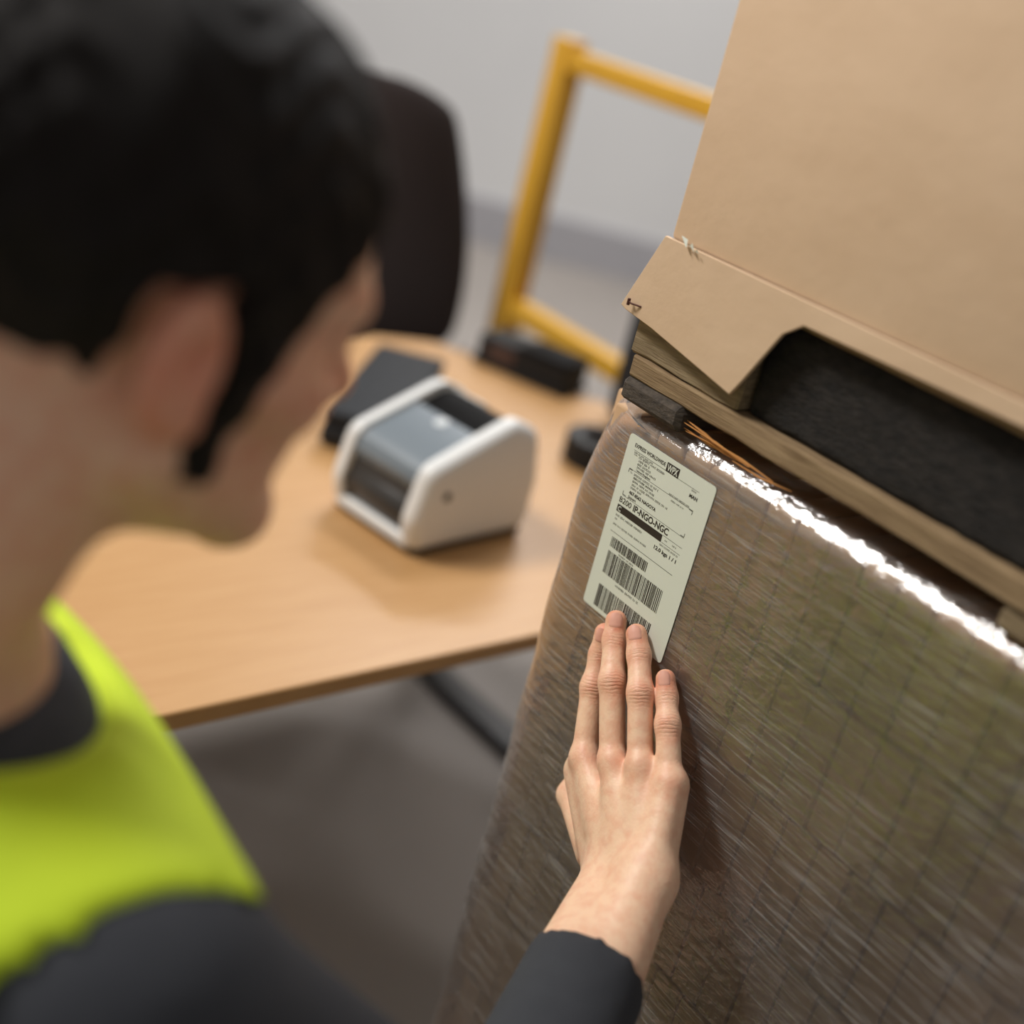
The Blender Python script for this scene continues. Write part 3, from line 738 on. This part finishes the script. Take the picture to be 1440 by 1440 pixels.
# right hand: joints as (pixel, pixel, stand-off from the load's front), radii in pixels
def J(x,y,off): return ony(x,y,-.0053-off)
px2m=1.0/FPX
fingers={
 'index':([(850,890,.0085),(844,921,.0100),(834,966,.0200),(822,1064,.0360)],[14,15,17,18.5]),
 'middle':([(866.5,873,.0085),(863.5,901,.0130),(861,959,.0270),(861,1070,.0410)],[15.2,15.4,18.4,18.8]),
 'ring':([(895,892,.0085),(898.5,921,.0120),(900.5,975,.0250),(900,1076,.0385)],[15.2,15.8,18,18.6]),
 'little':([(936,955,.0080),(937.5,981,.0110),(939,1019,.0205),(941,1100,.0330)],[14.2,14.8,17,18.8]),
 'thumb':([(836,1052,.010),(822,1078,.013),(803,1118,.022),(835,1200,.040)],[13,15,19,26]),
}
FJ={k:[J(*q) for q in v[0]] for k,v in fingers.items()}
dep=lambda P:(np.asarray(P)-CAM)@RC[2]
FR={k:[r*px2m*dep(P) for r,P in zip(v[1],FJ[k])] for k,v in fingers.items()}
wrist=J(884,1236,.064); wl=J(862,1232,.058); wr=J(909,1236,.068)
elbow=np.array([.335,-.285,Z0-.19]); shR=np.array([.31,-.52,Z0+.05]); fdir=(elbow-wrist)/np.linalg.norm(elbow-wrist)
cuff=wrist+fdir*.085
# grid aligned with the camera's axes so that it hugs the hand
def toC(P): return ((np.asarray(P)-CAM)@RC.T)
allp=np.array([toC(P) for k in FJ for P in FJ[k]]+[toC(wl),toC(wr),toC(cuff)])
lo=allp.min(0)-.03; hi=allp.max(0)+.03; h=.0011
G=grid(lo,hi,h)
def chain(P,js,rs,k):
    d=None
    for a,b,ra,rb in zip(js,js[1:],rs,rs[1:]):
        c=s_cone(P,toC(a),toC(b),ra,rb); d=c if d is None else smin(d,c,k)
    return d
palm=None
mc={'index':wl*.7+wr*.3,'middle':wl*.5+wr*.5,'ring':wl*.4+wr*.6,'little':wr}
for k,w_ in mc.items():
    c=s_cone(G,toC(FJ[k][-1]),toC(w_),FR[k][-1]*.92,.020); palm=c if palm is None else smin(palm,c,.010)
deepI=J(835,1120,.022); deepL=J(938,1120,.024)
palm=smin(palm,s_cone(G,toC(J(822,1085,.028)),toC(J(862,1225,.045)),.017,.024),.014)      # thumb-side muscle
palm=smin(palm,s_cone(G,toC(J(944,1105,.030)),toC(J(910,1225,.052)),.0125,.020),.012)     # little-finger side
palm=smin(palm,s_cone(G,toC(wl),toC(cuff+RC[0]*-.012),.022,.029),.014); palm=smin(palm,s_cone(G,toC(wr),toC(cuff+RC[0]*.012),.021,.028),.014)
for k in ('index','middle','ring','little'):                                              # tendons
    palm=smin(palm,s_cone(G,toC(FJ[k][-1]-RC[2]*FR[k][-1]*.55),toC(mc[k]-RC[2]*.015),.0056,.0030),.009)
D=palm
first=True
for k in ('index','middle','ring','little'):
    d=smin(palm,chain(G,FJ[k],FR[k],.006),.006)
    D=d if first else smin(D,d,.0008); first=False
D=smin(D,chain(G,FJ['thumb'],FR['thumb'],.006),.006)
# knuckle heads
for k in ('index','middle','ring','little'):
    D=smin(D,s_ball(G,toC(FJ[k][-1]-RC[2]*FR[k][-1]*.42),FR[k][-1]*.62),.012)
# cut flat at the load's front so that nothing sinks into the label
PY=(G.reshape(-1,3)@RC)[:,1].reshape(G.shape[:3])+CAM[1]
D=-smin(-D,(-.0046-PY).astype(np.float32),.0015)
gv,gq=surface_nets(D.astype(np.float32),lo,h); gv=relax(gv,gq,2,.4)
gw=(gv@RC+CAM)
# per-vertex layers
red=np.zeros(len(gw)); fold=np.zeros(len(gw)); axial=np.zeros(len(gw)); bestd=np.full(len(gw),1e9)
for k in ('index','middle','ring','little','thumb'):
    js,rs_=FJ[k],FR[k]; acc=0.
    for i,(a,b) in enumerate(zip(js,js[1:])):
        ab=b-a; L_=np.linalg.norm(ab); t_=((gw-a)@ab)/(L_*L_); tc=np.clip(t_,0,1); dd=np.linalg.norm(gw-a-tc[:,None]*ab,axis=1)
        m=dd<bestd; bestd=np.where(m,dd,bestd); axial=np.where(m,acc+t_*L_,axial); acc+=L_
    for i,(j,r) in enumerate(zip(js,rs_)):
        dj=np.linalg.norm(gw-(j-RC[2]*r*.6),axis=1)
        if i in (1,2) and k!='thumb':
            s=(.0048,.0064)[i-1]; fold=np.maximum(fold,np.exp(-(dj/s)**2)*(.95,1.)[i-1])
            red=np.maximum(red,.55*np.exp(-(dj/.012)**2))
        if i==0: red=np.maximum(red,.75*np.exp(-(dj/.014)**2))
        if i==len(js)-1: red=np.maximum(red,.35*np.exp(-(dj/.016)**2))
# coarse trunk and arms under the clothes, so the figure is complete
neck0=HC+HR@np.array([0,-.05,-.11]); chest=np.array([.145,-.59,Z0-.03]); hips=np.array([.12,-.68,Z0-.40]); shL=np.array([-.03,-.56,Z0+.05])
elL=np.array([-.065,-.44,Z0-.19]); wrL=np.array([-.035,-.36,Z0-.41])
kneeR=np.array([.26,-.30,Z0-.52]); ankR=np.array([.26,-.35,.10]); kneeL=np.array([.01,-.55,.075]); ankL=np.array([.01,-.96,.075])
def trunk(P,g=0.):
    d=s_cone(P,chest+np.array([-.075,0,.02]),chest+np.array([.075,0,.02]),.105+g,.105+g)
    d=smin(d,s_cone(P,chest,hips,.125+g,.130+g),.10)
    d=smin(d,s_cone(P,hips+np.array([-.07,0,0]),hips+np.array([.07,0,0]),.105+g,.105+g),.08)
    d=smin(d,s_cone(P,shL,shR,.055+g,.055+g),.07)
    return d
def sleeve(P,s,e,w,rs_,cut=None):
    d=smin(s_cone(P,s,e,rs_[0],rs_[1]),s_cone(P,e,w,rs_[1],rs_[2]),.03); return d
def coarse(fn,lo_,hi_,h_,n=2):
    g=grid(lo_,hi_,h_); v,q=surface_nets(fn(g).astype(np.float32),lo_,h_); return relax(v,q,n),q
bodyf=lambda P: smin(smin(trunk(P,-.012),s_cone(P,neck0,chest+np.array([0,.0,.08]),.056,.07),.05),
     np.minimum(sleeve(P,shR,elbow,cuff+fdir*.005,(.046,.038,.030)),sleeve(P,shL,elL,wrL,(.046,.038,.026))),.03)
tv,tq=coarse(bodyf,(-.30,-.86,Z0-.56),(.46,-.02,Z0+.24),.009)
# left hand resting on the thigh
ld=np.array([.25,.75,-.6]); ld/=np.linalg.norm(ld); lsd=np.array([1,-.2,.15]); lsd-=ld*(lsd@ld); lsd/=np.linalg.norm(lsd); ln=np.cross(lsd,ld)
def lefthand(P):
    d=s_cone(P,wrL-ld*.03,wrL+ld*.02,.026,.026)
    for i,o_ in enumerate((-.03,-.01,.01,.03)): d=smin(d,s_cone(P,wrL+lsd*o_*.6,wrL+ld*.085+lsd*o_,.016,.012),.012)
    out=d
    for o_,L_ in ((-.03,.062),(-.01,.075),(.01,.08),(.03,.072)):
        a=wrL+ld*.085+lsd*o_; b=a+ld*L_*.55; c=b+(ld*.7-ln*.7)*L_*.5
        out=np.minimum(out,smin(d,smin(s_cone(P,a,b,.0095,.0085),s_cone(P,b,c,.0085,.007),.004),.006))
    a=wrL+ld*.02+lsd*.028; b=a+ld*.04+lsd*.025; c=b+ld*.035+lsd*.004
    return smin(out,smin(s_cone(P,a,b,.014,.011),s_cone(P,b,c,.011,.009),.005),.01)
lo_=wrL+np.array([-.09,-.08,-.16]); lv,lq=coarse(lefthand,lo_,wrL+np.array([.13,.19,.09]),.003)
# weld hand, head and left hand onto the trunk at cuts hidden under the clothes
n_sizes=[len(gw),len(hv),len(tv),len(lv)]
red_h=np.zeros(len(hv)); rest=len(tv)+len(lv); hl=head_local
hred=np.clip(.5*np.exp(-((np.abs(hl[:,0])-.08)/.012)**2)*(np.abs(hl[:,1])<.035)*(np.abs(hl[:,2])<.045)+.2*np.exp(-((hl[:,2]+.03)/.03)**2)*(hl[:,1]>.04)+.30,0,1)
layers={'red':np.concatenate([red,hred,np.full(rest,.2)]),'fold':np.concatenate([fold,np.zeros(len(hv)+rest)]),'axial':np.concatenate([axial,np.zeros(len(hv)+rest)])}
bm=bmesh.new(); allv=np.concatenate([gw,hv,tv,lv])-PO; qs=[]; o_=0
for v,q in zip((gw,hv,tv,lv),(gq,hq,tq,lq)): qs.append(q+o_); o_+=len(v)
lay={k:bm.verts.layers.float.new(k) for k in layers}; comp=bm.verts.layers.int.new('comp')
bvs=[bm.verts.new(tuple(map(float,v))) for v in allv]; cid=np.repeat(np.arange(4),n_sizes)
for i_,v in enumerate(bvs):
    for k in lay: v[lay[k]]=float(layers[k][i_])
    v[comp]=int(cid[i_])
for q in np.concatenate(qs): bm.faces.new([bvs[i_] for i_ in q])
upn=(HC-chest); upn/=np.linalg.norm(upn); nk=HC+HR@np.array([0,-.060,-.150]); ldir=(wrL-elL)/np.linalg.norm(wrL-elL)
def cutverts(c_,p_,n_,near):
    """drop the vertices of one piece beyond a plane, near a point"""
    p_=p_-PO; return [v for v in bm.verts if v[comp]==c_ and (np.array(v.co)-p_)@n_>0 and np.linalg.norm(np.array(v.co)-p_)<near]
kill=cutverts(0,cuff-fdir*.004,fdir,.2)+cutverts(2,cuff+fdir*.012,-fdir,.12)+cutverts(1,nk,-upn,.2)+cutverts(2,nk-upn*.012,upn,.10)+cutverts(3,wrL-ldir*.012,-ldir,.1)+cutverts(2,wrL-ldir*.022,ldir,.1)
bmesh.ops.delete(bm,geom=list(set(kill)),context='VERTS')
loops=[]; seen=set(); bedges=[e for e in bm.edges if e.is_boundary]
for e in bedges:
    if e in seen: continue
    st=[e]; cur=[]
    while st:
        x=st.pop()
        if x in seen: continue
        seen.add(x); cur.append(x)
        for v in x.verts: st+=[y for y in v.link_edges if y.is_boundary and y not in seen]
    loops.append(cur)
info=[(np.mean([np.array(v.co) for e in l for v in e.verts],axis=0),l[0].verts[0][comp],l) for l in loops]
for c0,k0,l0 in info:
    if k0==2: continue
    best_=min((i_ for i_ in info if i_[1]==2),key=lambda i_:np.linalg.norm(i_[0]-c0),default=None)
    if best_ is None or len(l0)<8: continue
    try: bmesh.ops.bridge_loops(bm,edges=l0+best_[2])
    except Exception as ex: print('bridge',k0,ex)
bmesh.ops.delete(bm,geom=[v for v in bm.verts if not v.link_faces],context='VERTS')
bmesh.ops.recalc_face_normals(bm,faces=bm.faces[:])
body=bm_obj('body',bm,M['skin'],pe,True)
# finger nails
for k,(tw,ofs) in {'index':(-.40,0),'middle':(-.10,0),'ring':(-.28,0),'little':(-.30,0)}.items():
    a,b=FJ[k][0],FJ[k][1]; r=FR[k][0]; ax=(a-b)/np.linalg.norm(a-b); nrm=-RC[2]-ax*(-RC[2]@ax); nrm/=np.linalg.norm(nrm); sd=np.cross(ax,nrm)
    nrm,sd=nrm*math.cos(tw)+sd*math.sin(tw),sd*math.cos(tw)-nrm*math.sin(tw)
    V=[];F=[];nu,nv=11,11
    for i in range(nv):
        s=i/(nv-1); l=-.0078+.0118*s                       # from the root towards the tip
        for j in range(nu):
            u=j/(nu-1)*2-1; wdt=.86*(1-max(0,(s-.72)/.28)**2*.16)*(1-max(0,(.22-s)/.22)**2*.32)
            th=u*wdt*.80; lift=r*1.045-max(0,l+.0005)**2*34-.0012*max(0,1-s*5)
            e=-.0007*(abs(u)**6)-.0006*max(0,1-s*7)
            ll=l+(.0016*(1-u*u) if s>.8 else 0)*(s-.8)/.2-(.0014*(1-u*u))*max(0,(.2-s)/.2)
            V.append(a+ax*ll+(nrm*math.cos(th)+sd*math.sin(th))*(lift+e+.00025)-PO)
    for i in range(nv-1):
        for j in range(nu-1): F.append((i*nu+j,i*nu+j+1,(i+1)*nu+j+1,(i+1)*nu+j))
    mesh_obj('fingernail',V,F,M['nail'],body,True)
sdf_obj('hair',av,aq,M['hair'],pe)
# clothes
cutn=fdir
def shirt(P):
    sl=sleeve(P,shR,elbow,cuff-fdir*.01,(.062,.052,.043)); 
    sl=np.maximum(sl,-((P-cuff.astype(np.float32))@cutn.astype(np.float32)))
    s2=sleeve(P,shL,elL,wrL,(.062,.052,.040)); l2=(wrL-elL)/np.linalg.norm(wrL-elL); s2=np.maximum(s2,((P-(wrL-l2*.02).astype(np.float32))@l2.astype(np.float32)))
    d=smin(smin(trunk(P,.004),sl,.03),s2,.03)
    up=(neck0-chest)/np.linalg.norm(neck0-chest)
    c_=s_cone(P,chest+np.array([0,0,.08]),neck0+(chest-neck0)*.2,.085,.068)
    c_=np.maximum(c_,((P-(neck0+(chest-neck0)*.32).astype(np.float32))@up.astype(np.float32)))
    return smin(d,c_,.03)
sv,sq=coarse(shirt,(-.32,-.90,Z0-.56),(.48,.0,Z0+.28),.008); sho=sdf_obj('shirt',sv,sq,M['shirt'],pe)
# lime armband added at the left elbow, out of view, to reflect in the film
ua=(shL-elL)/np.linalg.norm(shL-elL)
def band(P):
    d=sleeve(P,shL,elL,wrL,(.066,.056,.046)); q=((P-elL.astype(np.float32))@ua.astype(np.float32))
    q2=((P-elL.astype(np.float32))@((wrL-elL)/np.linalg.norm(wrL-elL)).astype(np.float32))
    return np.maximum(np.maximum(d,q-.11),q2-.05)
bv,bq=coarse(band,elL-np.array([.14,.14,.16]),elL+np.array([.18,.18,.20]),.006); sdf_obj('reflection_armband',bv,bq,M['vest'],pe)
def vest(P):
    d=trunk(P,.016); z=P[...,2]
    arm=np.minimum(s_ball(P,shR+np.array([.055,.0,-.03]),.10),s_ball(P,shL+np.array([-.075,.01,.0]),.085))
    d=np.maximum(d,-arm); d=np.maximum(d,-(s_ball(P,neck0+np.array([0,.02,-.02]),.10)))
    return np.maximum(d,(Z0-.50)-z)
vv,vq=coarse(vest,(-.26,-.90,Z0-.56),(.46,-.33,Z0+.22),.008); vo=sdf_obj('safety_vest',vv,vq,M['vest'],pe)
for zb_ in (-.34,-.43):
    bf=lambda P:np.maximum(trunk(P,.019),np.abs(P[...,2]-(Z0+zb_))-.025)
    bv,bq=coarse(bf,(-.26,-.90,Z0+zb_-.05),(.46,-.33,Z0+zb_+.05),.008,1); sdf_obj('reflective_band',bv,bq,M['vest_band'],vo)
def legs(P):
    d=s_cone(P,hips+np.array([-.07,0,-.02]),hips+np.array([.07,0,-.02]),.118,.118)
    a=smin(s_cone(P,hips+np.array([.08,0,-.03]),kneeR,.092,.066),s_cone(P,kneeR,ankR,.066,.052),.03)
    b=smin(s_cone(P,hips+np.array([-.08,0,-.03]),kneeL,.092,.066),s_cone(P,kneeL,ankL,.066,.052),.03)
    return np.maximum(smin(d,np.minimum(a,b),.04),.004-P[...,2])
gv2,gq2=coarse(legs,(-.22,-1.08,-.02),(.42,-.16,Z0-.26),.010); sdf_obj('trousers',gv2,gq2,M['trousers'],pe)
b1=lambda P: np.maximum(smin(s_cone(P,ankR+np.array([0,-.02,0]),np.array([.26,-.37,.055]),.052,.05),s_cone(P,(.26,-.37,.045),(.26,-.20,.040),.045,.038),.03),.0-P[...,2])
v_,q_=coarse(b1,(.18,-.50,-.03),(.34,-.12,.20),.006); sdf_obj('boot',v_,q_,M['shoe'],pe)
b2=lambda P: np.maximum(smin(s_cone(P,ankL,(.01,-1.03,.10),.052,.05),s_cone(P,(.01,-1.02,.12),(.01,-1.08,.05),.045,.045),.03),.0-P[...,2])
v_,q_=coarse(b2,(-.07,-1.20,-.03),(.09,-.88,.22),.006); sdf_obj('boot',v_,q_,M['shoe'],pe)
